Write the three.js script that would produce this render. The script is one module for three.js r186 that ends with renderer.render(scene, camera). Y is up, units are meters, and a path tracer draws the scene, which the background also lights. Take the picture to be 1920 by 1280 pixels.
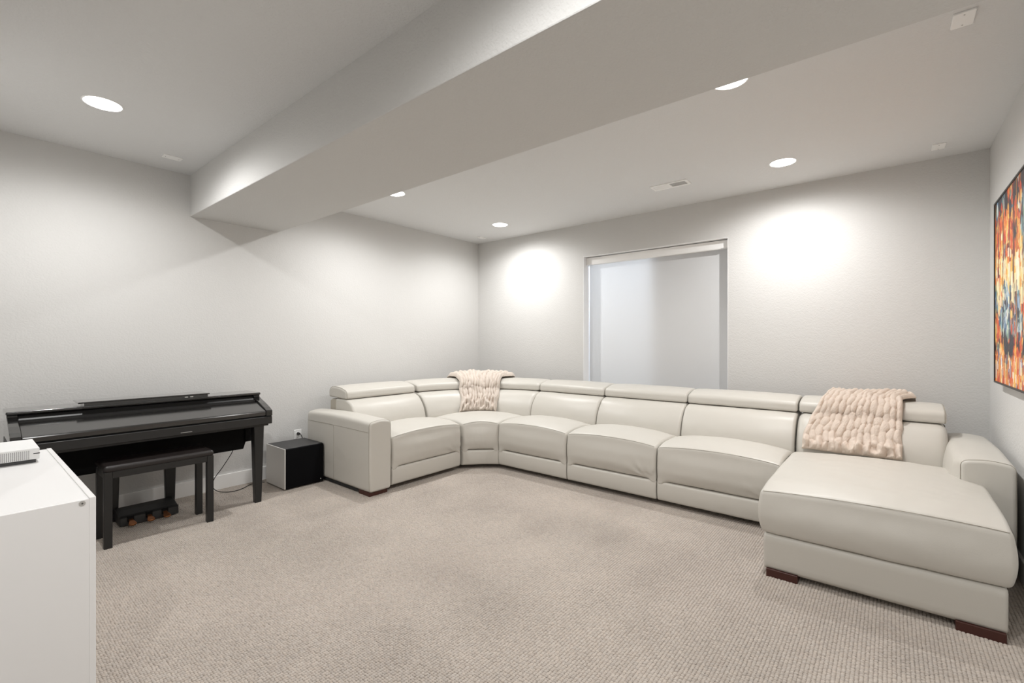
import * as THREE from 'three';
import { RoundedBoxGeometry } from 'three/addons/geometries/RoundedBoxGeometry.js';
import { mergeGeometries } from 'three/addons/utils/BufferGeometryUtils.js';
import { createNoise3D } from 'simplex-noise';

// ---------------------------------------------------------------- camera, sky, exposure
const CH = 1.303;                       // camera height
const H = 2.722;                        // ceiling height
const XL = -4.6, XR = 0.563, ZB = -4.821, ZF = 0.12;
const scene = new THREE.Scene();
const camera = new THREE.PerspectiveCamera(2 * Math.atan(640 / 862) * 180 / Math.PI, 1.5, 0.05, 60);
camera.position.set(0, CH, 0);
camera.rotation.set(0, 39.45 * Math.PI / 180, 0);
camera.setViewOffset(1920, 1280, 0, -1.5, 1920, 1280);   // shift lens: horizon just under the middle

scene.background = new THREE.Color(0.74, 0.83, 0.95);    // overcast daylight over the window well
scene.backgroundIntensity = 6.5;

const renderer = new THREE.WebGLRenderer({ antialias: true });
renderer.toneMapping = THREE.LinearToneMapping;
renderer.toneMappingExposure = 1.0;
renderer.outputColorSpace = THREE.SRGBColorSpace;
renderer.shadowMap.enabled = true;

const LAMP_POWER = 7.3;                 // candela of each recessed lamp
const LAMP_COLOR = new THREE.Color(1.0, 0.997, 0.99);
const LAMPS = [                         // the grid of six recessed lamps and one in the hall
  [-3.615, -0.565, 'round recessed ceiling light on the near side of the beam, above the piano'],
  [-0.66, -0.565, 'round recessed ceiling light on the near side of the beam, overhead near the camera'],
  [-3.635, -2.67, 'recessed ceiling light half hidden behind the beam, close to the left wall'],
  [-0.672, -2.672, 'recessed ceiling light half hidden behind the beam, toward the painting wall'],
  [-3.635, -4.19, 'round recessed ceiling light nearest the far corner left of the window'],
  [-0.5, 0.75, 'round recessed ceiling light in the hall behind the camera'],
  [-0.655, -4.157, 'round recessed ceiling light beside the wall right of the ceiling vent'],
];

// ---------------------------------------------------------------- helpers
function rng(seed) { let a = seed >>> 0; return () => { a = (a + 0x6D2B79F5) | 0; let t = Math.imul(a ^ (a >>> 15), 1 | a); t = (t + Math.imul(t ^ (t >>> 7), 61 | t)) ^ t; return ((t ^ (t >>> 14)) >>> 0) / 4294967296; }; }
const n3 = createNoise3D(rng(21));
const clamp = (x, a = 0, b = 1) => Math.min(b, Math.max(a, x));
const sstep = (a, b, x) => { const t = clamp((x - a) / (b - a)); return t * t * (3 - 2 * t); };
const lerp = (a, b, t) => a + (b - a) * t;

const used = {};
function nm(name) { const k = used[name] = (used[name] ?? -1) + 1; return k ? `${name}_${String(k).padStart(3, '0')}` : name; }
function add(name, geo, mat, parent, at) {
  const m = new THREE.Mesh(Array.isArray(geo) ? mergeGeometries(geo.map(g => g.index ? g.toNonIndexed() : g)) : geo, mat);
  m.name = nm(name); m.castShadow = m.receiveShadow = true;
  if (at) m.position.set(...at);
  (parent || scene).add(m);
  return m;
}
function thing(name, label, category, group) {
  const o = new THREE.Group(); o.name = nm(name); scene.add(o); tag(o, label, category, group); return o;
}
function tag(o, label, category, group) { o.userData.label = label; o.userData.category = category; if (group) o.userData.group = group; return o; }
function struct(name, geo, mat) { const m = add(name, geo, mat); m.userData.kind = 'structure'; return m; }
// box given by its limits, edges rounded by r
function box(x0, x1, y0, y1, z0, z1, r = 0.002, seg = 2) {
  const w = Math.abs(x1 - x0), h = Math.abs(y1 - y0), d = Math.abs(z1 - z0);
  const g = r > 0 ? new RoundedBoxGeometry(w, h, d, seg, Math.min(r, w / 2.05, h / 2.05, d / 2.05)) : new THREE.BoxGeometry(w, h, d);
  g.translate((x0 + x1) / 2, (y0 + y1) / 2, (z0 + z1) / 2);
  return g;
}
// uv in metres from the dominant direction of each face
function uvBox(g, s = 1) {
  g = g.index ? g.toNonIndexed() : g;
  const p = g.attributes.position, uv = new Float32Array(p.count * 2), a = new THREE.Vector3(), b = new THREE.Vector3(), c = new THREE.Vector3();
  for (let i = 0; i < p.count; i += 3) {
    a.fromBufferAttribute(p, i); b.fromBufferAttribute(p, i + 1); c.fromBufferAttribute(p, i + 2);
    const n = b.clone().sub(a).cross(c.clone().sub(a));
    const ax = Math.abs(n.x), ay = Math.abs(n.y), az = Math.abs(n.z);
    [a, b, c].forEach((v, k) => {
      const [u, w] = ay >= ax && ay >= az ? [v.x, v.z] : ax >= az ? [v.z, v.y] : [v.x, v.y];
      uv[(i + k) * 2] = u / s; uv[(i + k) * 2 + 1] = w / s;
    });
  }
  g.setAttribute('uv', new THREE.BufferAttribute(uv, 2));
  return g;
}
function tube(pts, r, seg = 40, rad = 7, tension) {
  const c = new THREE.CatmullRomCurve3(pts.map(p => new THREE.Vector3(...p)), false, tension === undefined ? 'centripetal' : 'catmullrom', tension);
  return new THREE.TubeGeometry(c, seg, r, rad, false);
}
function extrudeXY(pts, depth, bevel = 0.002) {          // polygon [x, y], pushed along +z, small bevel
  const s = new THREE.Shape(pts.map(p => new THREE.Vector2(...p)));
  const g = new THREE.ExtrudeGeometry(s, { depth: depth - 2 * bevel, bevelEnabled: bevel > 0, bevelThickness: bevel, bevelSize: bevel, bevelOffset: -bevel, bevelSegments: 2, curveSegments: 10 });
  g.translate(0, 0, bevel);
  return g;
}
// tileable value noise, used for the relief of paint, leather and cloth
function tileNoise(N, cells, seed) {
  const r = rng(seed), L = new Float32Array(cells * cells).map(() => r());
  const out = new Float32Array(N * N);
  for (let j = 0; j < N; j++) for (let i = 0; i < N; i++) {
    const x = i / N * cells, y = j / N * cells, x0 = Math.floor(x), y0 = Math.floor(y);
    const fx = x - x0, fy = y - y0, sx = fx * fx * (3 - 2 * fx), sy = fy * fy * (3 - 2 * fy), x1 = (x0 + 1) % cells, y1 = (y0 + 1) % cells;
    out[j * N + i] = lerp(lerp(L[y0 * cells + x0], L[y0 * cells + x1], sx), lerp(L[y1 * cells + x0], L[y1 * cells + x1], sx), sy);
  }
  return out;
}
function grayTex(N, f) {
  const d = new Uint8Array(N * N * 4);
  for (let i = 0; i < N * N; i++) { const v = clamp(f(i)) * 255; d[4 * i] = d[4 * i + 1] = d[4 * i + 2] = v; d[4 * i + 3] = 255; }
  const t = new THREE.DataTexture(d, N, N); t.wrapS = t.wrapT = THREE.RepeatWrapping; t.magFilter = THREE.LinearFilter; t.minFilter = THREE.LinearFilter; t.needsUpdate = true;
  return t;
}
const lin = (r, g, b) => new THREE.Color().setRGB(r, g, b);
const std = (c, o = {}) => new THREE.MeshStandardMaterial({ color: c, roughness: 0.6, ...o });
const phys = (c, o = {}) => new THREE.MeshPhysicalMaterial({ color: c, roughness: 0.6, ...o });

// ---------------------------------------------------------------- materials
const wn1 = tileNoise(1024, 120, 1), wn2 = tileNoise(1024, 230, 2), wn3 = tileNoise(1024, 24, 3);
const paintRelief = grayTex(1024, i => { const v = wn1[i] * 0.6 + wn2[i] * 0.32 + wn3[i] * 0.08; return sstep(0.3, 0.68, v); });
const ln1 = tileNoise(512, 120, 4), ln2 = tileNoise(512, 50, 5), ln3 = tileNoise(512, 9, 6);
const leatherRelief = grayTex(512, i => ln1[i] * 0.45 + ln2[i] * 0.4 + ln3[i] * 0.15);
const furRelief = grayTex(512, i => ln1[i] * 0.65 + ln2[i] * 0.35);
const fineRelief = grayTex(512, i => ln1[i]);

const M = {
  wall: std(lin(0.64, 0.632, 0.615), { roughness: 0.75, bumpMap: paintRelief, bumpScale: 0.00042 }),
  ceiling: std(lin(0.74, 0.74, 0.735), { roughness: 0.85, bumpMap: paintRelief, bumpScale: 0.0007 }),
  beam: std(lin(0.64, 0.632, 0.615), { roughness: 0.8, bumpMap: paintRelief, bumpScale: 0.0007 }),
  whiteTrim: std(lin(0.87, 0.86, 0.84), { roughness: 0.35 }),
  reveal: std(lin(0.91, 0.91, 0.91), { roughness: 0.5 }),
  plate: std(lin(0.93, 0.925, 0.91), { roughness: 0.35 }),
  dark: std(lin(0.02, 0.02, 0.02), { roughness: 0.7 }),
  screw: std(lin(0.55, 0.54, 0.52), { roughness: 0.35, metalness: 0.6 }),
  leather: phys(lin(0.56, 0.535, 0.485), { roughness: 0.4, bumpMap: leatherRelief, bumpScale: 0.00022, sheen: 0.15, sheenRoughness: 0.5, sheenColor: lin(1, 0.97, 0.92) }),
  seam: std(lin(0.34, 0.31, 0.26), { roughness: 0.7 }),
  carcass: std(lin(0.42, 0.385, 0.325), { roughness: 0.75 }),
  redwood: phys(lin(0.05, 0.011, 0.0065), { roughness: 0.4, clearcoat: 0.1 }),
  throwTan: phys(lin(0.77, 0.655, 0.56), { roughness: 0.95, bumpMap: furRelief, bumpScale: 0.0022, sheen: 0.5, sheenRoughness: 0.6, sheenColor: lin(1, 0.93, 0.86) }),
  throwPale: phys(lin(0.76, 0.67, 0.59), { roughness: 0.95, bumpMap: furRelief, bumpScale: 0.0022, sheen: 0.5, sheenRoughness: 0.6, sheenColor: lin(1, 0.94, 0.89) }),
  ebony: phys(lin(0.012, 0.0115, 0.011), { roughness: 0.1, clearcoat: 1, clearcoatRoughness: 0.06 }),
  ebonyTop: phys(lin(0.014, 0.0135, 0.013), { roughness: 0.16, clearcoat: 1, clearcoatRoughness: 0.12, bumpMap: fineRelief, bumpScale: 0.00004 }),
  satin: phys(lin(0.014, 0.0135, 0.013), { roughness: 0.42 }),
  matte: phys(lin(0.005, 0.005, 0.005), { roughness: 0.8, specularIntensity: 0.3 }),
  benchLeather: phys(lin(0.015, 0.0115, 0.0108), { roughness: 0.36, bumpMap: leatherRelief, bumpScale: 0.0004 }),
  copper: phys(lin(0.42, 0.17, 0.07), { roughness: 0.28, metalness: 0.9 }),
  silver: phys(lin(0.74, 0.725, 0.70), { roughness: 0.5, metalness: 0.15 }),
  grille: phys(lin(0.006, 0.006, 0.0068), { roughness: 0.95, specularIntensity: 0.15 }),
  subTop: std(lin(0.035, 0.035, 0.036), { roughness: 0.5 }),
  lacquer: phys(lin(0.79, 0.78, 0.77), { roughness: 0.4 }),
  console: std(lin(0.80, 0.80, 0.79), { roughness: 0.5 }),
  consoleBase: std(lin(0.05, 0.05, 0.05), { roughness: 0.5 }),
  cord: std(lin(0.012, 0.012, 0.012), { roughness: 0.5 }),
  shade: phys(lin(0.765, 0.765, 0.765), { roughness: 1, transmission: 0.22, thickness: 0, side: THREE.DoubleSide }),
  vinyl: std(lin(0.8, 0.8, 0.8), { roughness: 0.4 }),
  glass: phys(lin(1, 1, 1), { roughness: 0, transmission: 1, thickness: 0, ior: 1.5 }),
  screen: phys(lin(0.05, 0.05, 0.055), { roughness: 0.9, transparent: true, opacity: 0.72, side: THREE.DoubleSide }),
  concrete: std(lin(0.42, 0.41, 0.39), { roughness: 0.9, bumpMap: paintRelief, bumpScale: 0.003 }),
  frameBlack: std(lin(0.018, 0.016, 0.015), { roughness: 0.4 }),
};

// ---------------------------------------------------------------- room shell
function carpetTone(x, z) {                    // vacuum strokes and footfalls laid into the pile
  const a = n3(x * 0.55 + z * 0.35, z * 1.5 - x * 0.4, 2.2) * 0.5 + n3(x * 1.9, z * 1.1, 9.1) * 0.3 + n3(x * 4.5, z * 3.2, 5) * 0.2;
  return a;
}
{
  // floor slab under the pile
  struct('floor', uvBox(box(XL - 0.2, XR + 0.2, -0.2, 0, ZB - 0.25, 1.5, 0)), std(lin(0.29, 0.252, 0.215), { roughness: 1 }));
  // carpet pile: rows of low loops, far too many to count
  const tuft = new THREE.SphereGeometry(1, 7, 3, 0, Math.PI * 2, 0, Math.PI / 2);
  const PX = 0.0142, PZ = 0.0098, spots = [];
  const r = rng(99);
  for (let ix = 0; ; ix++) {
    const x = XL + 0.012 + ix * PX; if (x > XR - 0.005) break;
    for (let iz = 0; ; iz++) {
      const z = ZB + 0.01 + iz * PZ; if (z > ZF - 0.01) break;
      if (z < -3.78 && x < 0.25) continue;                                   // under the sofa's back run
      if (x < -3.62 && z < -2.5) continue;                                   // under its left run
      if (x > -0.45 && x < 0.3 && z < -3.08) continue;                       // under the chaise
      if (-z * 0.7722 - x * 0.6354 < 1.55) continue;                         // below the frame, at the camera's feet
      spots.push([x, z]);
    }
  }
  const pile = new THREE.InstancedMesh(tuft, std(lin(1, 1, 1), { roughness: 1 }), spots.length);
  const m4 = new THREE.Matrix4(), q = new THREE.Quaternion(), e = new THREE.Euler(), c = new THREE.Color();
  spots.forEach(([x, z], i) => {
    const tone = carpetTone(x, z);
    e.set((r() - 0.5) * 0.35 + tone * 0.25, (r() - 0.5) * 0.5, (r() - 0.5) * 0.35);
    m4.compose(new THREE.Vector3(x + (r() - 0.5) * 0.0022, -0.0005, z + (r() - 0.5) * 0.003), q.setFromEuler(e), new THREE.Vector3(0.0080 * (0.94 + r() * 0.14), 0.0046 * (0.75 + r() * 0.5), 0.0063 * (0.94 + r() * 0.16)));
    pile.setMatrixAt(i, m4);
    const k = 1 + tone * 0.15 + (r() - 0.5) * 0.16, w = (r() - 0.5) * 0.03;
    pile.setColorAt(i, c.setRGB(0.43 * k * (1 + w), 0.38 * k, 0.335 * k * (1 - w)));
  });
  pile.name = nm('carpet_pile'); pile.castShadow = pile.receiveShadow = true;
  pile.userData = { kind: 'stuff', label: 'beige looped wall to wall carpet pile in fine rows over the floor', category: 'carpet' };
  scene.add(pile);

  // ceiling with the openings of the recessed lamps
  const s = new THREE.Shape([[XL - 0.2, -1.5], [XR + 0.2, -1.5], [XR + 0.2, -ZB + 0.25], [XL - 0.2, -ZB + 0.25]].map(p => new THREE.Vector2(...p)));
  for (const [x, z] of LAMPS) { const h = new THREE.Path(); h.absarc(x, -z, 0.09, 0, Math.PI * 2, true); s.holes.push(h); }
  const cg = new THREE.ExtrudeGeometry(s, { depth: 0.2, bevelEnabled: false, curveSegments: 28 });
  cg.rotateX(-Math.PI / 2); cg.translate(0, H, 0);
  struct('ceiling', uvBox(cg), M.ceiling);
  const bs = new THREE.Shape([[XL - 0.05, 1.279], [XR + 0.05, 1.290], [XR + 0.05, 2.058], [XL - 0.05, 2.011]].map(p => new THREE.Vector2(...p)));
  const bg = new THREE.ExtrudeGeometry(bs, { depth: H + 0.05 - 2.372 - 0.012, bevelEnabled: true, bevelThickness: 0.006, bevelSize: 0.006, bevelOffset: -0.006, bevelSegments: 2 });
  bg.rotateX(-Math.PI / 2); bg.translate(0, 2.378, 0);
  struct('ceiling_beam', uvBox(bg), M.beam);

  struct('wall_left', uvBox(box(XL - 0.2, XL, 0, H, ZB - 0.25, 1.5, 0)), M.wall);
  struct('wall_right', uvBox(box(XR, XR + 0.2, 0, H, ZB - 0.25, 1.5, 0)), M.wall);
  // near wall with an open doorway behind the camera, and a short hall beyond it
  struct('wall_front', uvBox(box(XL, -1.9, 0, H, ZF, ZF + 0.12, 0)), M.wall);
  struct('wall_hall', uvBox(box(-2.02, -1.9, 0, H, ZF + 0.12, 1.5, 0)), M.wall);
  struct('wall_hall_end', uvBox(box(-2.02, XR, 0, H, 1.38, 1.5, 0)), M.wall);
  // wall with the window opening
  const WX0 = -2.853, WX1 = -1.227, WY0 = 0.60, WY1 = 2.333;
  const ws = new THREE.Shape([[XL, 0], [XR, 0], [XR, H], [XL, H]].map(p => new THREE.Vector2(...p)));
  ws.holes.push(new THREE.Path([[WX0, WY0], [WX0, WY1], [WX1, WY1], [WX1, WY0]].map(p => new THREE.Vector2(...p))));
  const wg = new THREE.ExtrudeGeometry(ws, { depth: 0.25, bevelEnabled: false }); wg.translate(0, 0, ZB - 0.25);
  struct('wall_back', uvBox(wg), M.wall);
  // painted lining of the opening
  const t = 0.004;
  struct('trim_1', [box(WX0, WX0 + t, WY0, WY1, ZB - 0.25, ZB + 0.001, 0), box(WX1 - t, WX1, WY0, WY1, ZB - 0.25, ZB + 0.001, 0), box(WX0 + t, WX1 - t, WY1 - t, WY1, ZB - 0.25, ZB + 0.001, 0), box(WX0 + t, WX1 - t, WY0, WY0 + 0.012, ZB - 0.25, ZB + 0.02, 0)], M.reveal);

  // sliding window behind the shade
  const win = new THREE.Group(); win.name = 'window_1'; win.userData.kind = 'structure'; scene.add(win);
  const z0 = ZB - 0.245, z1 = ZB - 0.195, xm = (WX0 + WX1) / 2, x0 = WX0 + t, x1 = WX1 - t, y0 = WY0 + 0.012, y1 = WY1 - t;
  add('window_frame', [box(x0, x0 + 0.018, y0, y1, z0, z1), box(x1 - 0.018, x1, y0, y1, z0, z1), box(x0 + 0.018, x1 - 0.018, y1 - 0.018, y1, z0, z1), box(x0 + 0.018, x1 - 0.018, y0, y0 + 0.018, z0, z1), box(xm - 0.022, xm + 0.022, y0 + 0.018, y1 - 0.018, z0, z1)], M.vinyl, win);
  add('window_pane', box(x0 + 0.018, xm - 0.022, y0 + 0.018, y1 - 0.018, z0 + 0.02, z0 + 0.026, 0), M.glass, win);
  add('window_pane', box(xm + 0.022, x1 - 0.018, y0 + 0.018, y1 - 0.018, z0 + 0.02, z0 + 0.026, 0), M.glass, win);
  add('insect_screen', box(xm + 0.022, x1 - 0.018, y0 + 0.018, y1 - 0.018, z0 + 0.004, z0 + 0.006, 0), M.screen, win);
  // window well outside
  struct('window_well', uvBox(mergeGeometries([box(-3.3, -0.8, 0.2, 2.1, -6.3, -6.15, 0), box(-3.45, -3.3, 0.2, 2.1, -6.3, ZB - 0.25, 0), box(-0.8, -0.65, 0.2, 2.1, -6.3, ZB - 0.25, 0), box(-3.45, -0.65, 0.1, 0.2, -6.3, ZB - 0.25, 0)])), M.concrete);

  // baseboards
  const bb = (x0, x1, z0, z1) => box(x0, x1, 0.0, 0.125, z0, z1, 0.003);
  struct('baseboard_left', bb(XL, XL + 0.015, ZB + 0.015, ZF), M.whiteTrim);
  struct('baseboard_back', bb(XL, XR, ZB, ZB + 0.015), M.whiteTrim);
  struct('baseboard_right', bb(XR - 0.015, XR, ZB + 0.015, 1.38), M.whiteTrim);
  struct('baseboard_front', bb(XL + 0.015, -1.9, ZF - 0.015, ZF), M.whiteTrim);
}

// ---------------------------------------------------------------- recessed lamps
{
  let proto = null;
  for (const [x, z, label] of LAMPS) {
    let o;
    if (!proto) {
      o = proto = new THREE.Group();
      const trim = [[0.0855, 0.0], [0.0870, -0.003], [0.0905, -0.0042], [0.096, -0.0036], [0.0975, -0.001], [0.0975, 0.0]].map(p => new THREE.Vector2(...p));
      const tr = new THREE.Mesh(new THREE.LatheGeometry(trim, 48), M.plate); tr.name = 'trim_ring'; o.add(tr);
      const can = [[0.0, 0.075], [0.083, 0.075], [0.0835, 0.05], [0.0855, 0.0]].map(p => new THREE.Vector2(...p));
      const cm = new THREE.Mesh(new THREE.LatheGeometry(can, 48), std(lin(0.85, 0.84, 0.82), { side: THREE.DoubleSide, roughness: 0.4 })); cm.name = 'reflector'; o.add(cm);
      const lens = [[0.0001, 0.001], [0.04, 0.0015], [0.068, 0.004], [0.080, 0.009], [0.083, 0.016], [0.0001, 0.022]].map(p => new THREE.Vector2(...p));
      const le = new THREE.Mesh(new THREE.LatheGeometry(lens, 40), std(lin(0.9, 0.9, 0.88), { emissive: LAMP_COLOR, emissiveIntensity: 5 })); le.name = 'lamp_lens'; o.add(le);
      o.traverse(m => { m.castShadow = m.receiveShadow = true; });
    } else o = proto.clone();
    o.name = nm('ceiling_light'); o.position.set(x, H, z); scene.add(o);
    tag(o, label, 'ceiling light', 'recessed ceiling lights');
    const sp = new THREE.SpotLight(LAMP_COLOR, z > 0 ? 0.7 * LAMP_POWER : LAMP_POWER, 0, 88 * Math.PI / 180, 0.9, 2);
    sp.position.set(x, H + 0.009, z); sp.target.position.set(x, 0, z); scene.add(sp.target);
    sp.castShadow = true; sp.shadow.radius = 1.3; sp.shadow.mapSize.set(1024, 1024); sp.shadow.bias = -0.0005;
    sp.shadow.camera.near = 0.05; scene.add(sp);
  }
}

// ---------------------------------------------------------------- small ceiling fittings
{
  const PL = [[0.247, -2.811, 'square-cornered white cover plate on the ceiling closest to the camera, with two screws'], [0.27, -4.528, 'small white cover plate on the ceiling in the corner by the painting'], [-4.278, -4.55, 'small white cover plate on the ceiling in the corner left of the window'], [-4.25, -1.066, 'white cover plate on the ceiling above the piano, left of the beam']];
  let proto = null;
  for (const [x, z, label] of PL) {
    let o;
    if (!proto) {
      o = proto = new THREE.Group();
      const s = new THREE.Shape(); const w = 0.0375, d = 0.061, k = 0.004;
      s.moveTo(-w + k, -d); s.lineTo(w - k, -d); s.lineTo(w, -d + k); s.lineTo(w, d - k); s.lineTo(w - k, d); s.lineTo(-w + k, d); s.lineTo(-w, d - k); s.lineTo(-w, -d + k);
      const g = new THREE.ExtrudeGeometry(s, { depth: 0.003, bevelEnabled: true, bevelThickness: 0.003, bevelSize: 0.003, bevelOffset: -0.003, bevelSegments: 3 });
      g.rotateX(Math.PI / 2); g.translate(0, -0.003, 0);
      const p = new THREE.Mesh(g, M.plate); p.name = 'plate'; o.add(p);
      for (const zz of [-0.042, 0.042]) { const sc = new THREE.Mesh(new THREE.CylinderGeometry(0.0032, 0.0028, 0.002, 14).translate(0, -0.0098, zz), M.screw); sc.name = 'screw'; o.add(sc); }
      o.traverse(m => { m.castShadow = m.receiveShadow = true; });
    } else o = proto.clone();
    o.name = nm('cover_plate'); o.position.set(x, H + 0.0008, z); scene.add(o); tag(o, label, 'cover plate', 'blank cover plates on the ceiling');
  }
  // air vent
  const v = thing('ceiling_vent', 'white rectangular air register with louvres in the ceiling above the window', 'vent');
  v.position.set(-1.535, H, -4.112);
  const W = 0.165, D = 0.07, a = 0.024;
  add('vent_frame', [box(-W, W, -0.007, 0.001, -D, -D + a, 0.003), box(-W, W, -0.007, 0.001, D - a, D, 0.003), box(-W, -W + a, -0.007, 0.001, -D + a, D - a, 0.003), box(W - a, W, -0.007, 0.001, -D + a, D - a, 0.003), box(-0.006, 0.006, -0.006, 0.001, -D + a, D - a, 0.002)], M.plate, v);
  add('duct_backing', box(-W + a, W - a, 0.0001, 0.0008, -D + a, D - a, 0), M.dark, v);
  for (const side of [-1, 1]) for (let k = 0; k < 11; k++) {
    const x = side * (0.012 + k * 0.0119);
    const g = new THREE.BoxGeometry(side < 0 ? 0.0150 : 0.0095, 0.0010, 2 * (D - a));
    const m = add('louvre', g, M.plate, v, [x, -0.0042, 0]); m.rotation.z = side < 0 ? 0.42 : -0.75;
  }
}

// ---------------------------------------------------------------- roller shade
{
  const o = thing('roller_shade', 'closed white roller shade with a boxed headrail filling the window recess behind the sofa', 'window shade');
  const x0 = -2.846, x1 = -1.234;
  add('headrail', [box(x0, x1, 2.242, 2.322, ZB - 0.135, ZB - 0.060, 0.003), box(x0 + 0.075, x1 - 0.075, 2.236, 2.246, ZB - 0.085, ZB - 0.062, 0.004)], M.plate, o);
  add('headrail_cap', box(x0 - 0.002, x0 + 0.012, 2.237, 2.324, ZB - 0.14, ZB - 0.057, 0.003), M.plate, o);
  add('headrail_cap', box(x1 - 0.012, x1 + 0.002, 2.237, 2.324, ZB - 0.14, ZB - 0.057, 0.003), M.plate, o);
  const g = new THREE.PlaneGeometry(x1 - x0 - 0.012, 1.61, 40, 1); g.translate((x0 + x1) / 2, 1.451, ZB - 0.128);
  add('shade_fabric', g, M.shade, o);
  add('hem_bar', box(x0 + 0.006, x1 - 0.006, 0.626, 0.650, ZB - 0.134, ZB - 0.120, 0.004), M.plate, o);
}

// ---------------------------------------------------------------- the sofa
// closed outline with rounded corners: pts [d, y, fillet], n points
function outline(pts, n) {
  const path = [];
  const L = pts.length;
  for (let i = 0; i < L; i++) {
    const p = pts[(i + L - 1) % L], c = pts[i], q = pts[(i + 1) % L], r = c[2] || 0;
    const v1 = [p[0] - c[0], p[1] - c[1]], v2 = [q[0] - c[0], q[1] - c[1]], l1 = Math.hypot(...v1), l2 = Math.hypot(...v2);
    const k = Math.min(r, l1 * 0.49, l2 * 0.49);
    const a = [c[0] + v1[0] / l1 * k, c[1] + v1[1] / l1 * k], b = [c[0] + v2[0] / l2 * k, c[1] + v2[1] / l2 * k];
    const m = k > 0 ? 8 : 0;
    for (let j = 0; j <= m; j++) { const t = m ? j / m : 0; path.push([(1 - t) * (1 - t) * a[0] + 2 * t * (1 - t) * c[0] + t * t * b[0], (1 - t) * (1 - t) * a[1] + 2 * t * (1 - t) * c[1] + t * t * b[1]]); }
  }
  path.push(path[0]);
  const acc = [0]; for (let i = 1; i < path.length; i++) acc.push(acc[i - 1] + Math.hypot(path[i][0] - path[i - 1][0], path[i][1] - path[i - 1][1]));
  const T = acc[acc.length - 1], out = [];
  let j = 0;
  for (let i = 0; i < n; i++) { const s = T * i / n; while (acc[j + 1] < s) j++; const t = (s - acc[j]) / Math.max(1e-9, acc[j + 1] - acc[j]); out.push([lerp(path[j][0], path[j + 1][0], t), lerp(path[j][1], path[j + 1][1], t), s]); }
  return out;
}
// a padded body: the outline swept along u from u0 to u1 with ends rounded by R; bend(u, d, y) shapes it, map places it
function padded(pts, { u0 = 0, W, R = 0.03, n = 110, nu = 26, bend, map, wob = 0.0012, seed = 0 }) {
  const o = outline(pts, n);
  let area = 0; for (let i = 0; i < n; i++) { const a = o[i], b = o[(i + 1) % n]; area += a[0] * b[1] - b[0] * a[1]; }
  const sg = area > 0 ? 1 : -1;
  const nor = o.map((p, i) => { const a = o[(i + n - 1) % n], b = o[(i + 1) % n], dx = b[0] - a[0], dy = b[1] - a[1], l = Math.hypot(dx, dy) || 1; return [dy / l * sg, -dx / l * sg]; });
  const rings = [], K = 6;
  for (let k = 0; k <= K; k++) { const a = k / K * Math.PI / 2; rings.push([R * (1 - Math.cos(a)), R * (1 - Math.sin(a))]); }
  const inner = []; for (let k = 1; k < nu; k++) inner.push([R + (W - 2 * R) * k / nu, 0]);
  const all = [...rings, ...inner, ...rings.slice().reverse().map(([u, e]) => [W - u, e])];
  const pos = [], uv = [], idx = [], v = new THREE.Vector3();
  for (const [u, e] of all) for (let i = 0; i <= n; i++) {
    const p = o[i % n], m = nor[i % n];
    let d = p[0] - m[0] * e, y = p[1] - m[1] * e;
    const w = wob * (n3(u * 5 + seed, d * 5, y * 5) + 0.5 * n3(u * 11 + seed, d * 11, y * 11 + 3));
    d += m[0] * w; y += m[1] * w;
    if (bend) [d, y] = bend(u, d, y);
    map(u0 + u, d, y, v); pos.push(v.x, v.y, v.z); uv.push((u0 + u) / 0.12, (i === n ? o[n - 1][2] + 0.01 : p[2]) / 0.12);
  }
  const S = n + 1;
  for (let k = 0; k < all.length - 1; k++) for (let i = 0; i < n; i++) { const a = k * S + i, b = a + 1, c = a + S, e = c + 1; idx.push(a, c, b, b, c, e); }
  for (const k of [0, all.length - 1]) {
    let cx = 0, cy = 0, cz = 0; for (let i = 0; i < n; i++) { cx += pos[(k * S + i) * 3]; cy += pos[(k * S + i) * 3 + 1]; cz += pos[(k * S + i) * 3 + 2]; }
    const ci = pos.length / 3; pos.push(cx / n, cy / n, cz / n); uv.push(0, 0);
    for (let i = 0; i < n; i++) { const a = k * S + i, b = a + 1; k ? idx.push(a, ci, b) : idx.push(a, b, ci); }
  }
  // turn the faces outward
  let vol = 0;
  for (let i = 0; i < idx.length; i += 3) { const [a, b, c] = [idx[i] * 3, idx[i + 1] * 3, idx[i + 2] * 3]; vol += pos[a] * (pos[b + 1] * pos[c + 2] - pos[b + 2] * pos[c + 1]) - pos[a + 1] * (pos[b] * pos[c + 2] - pos[b + 2] * pos[c]) + pos[a + 2] * (pos[b] * pos[c + 1] - pos[b + 1] * pos[c]); }
  if (vol < 0) for (let i = 0; i < idx.length; i += 3) { const t = idx[i]; idx[i] = idx[i + 1]; idx[i + 1] = t; }
  const g = new THREE.BufferGeometry();
  g.setAttribute('position', new THREE.Float32BufferAttribute(pos, 3)); g.setAttribute('uv', new THREE.Float32BufferAttribute(uv, 2)); g.setIndex(idx); g.computeVertexNormals();
  // join the normals along the lengthwise closing line
  const N = g.attributes.normal; for (let k = 0; k < all.length; k++) { const a = k * S, b = a + n, x = N.getX(a) + N.getX(b), y = N.getY(a) + N.getY(b), z = N.getZ(a) + N.getZ(b), l = Math.hypot(x, y, z) || 1; N.setXYZ(a, x / l, y / l, z / l); N.setXYZ(b, x / l, y / l, z / l); }
  return g;
}
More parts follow.
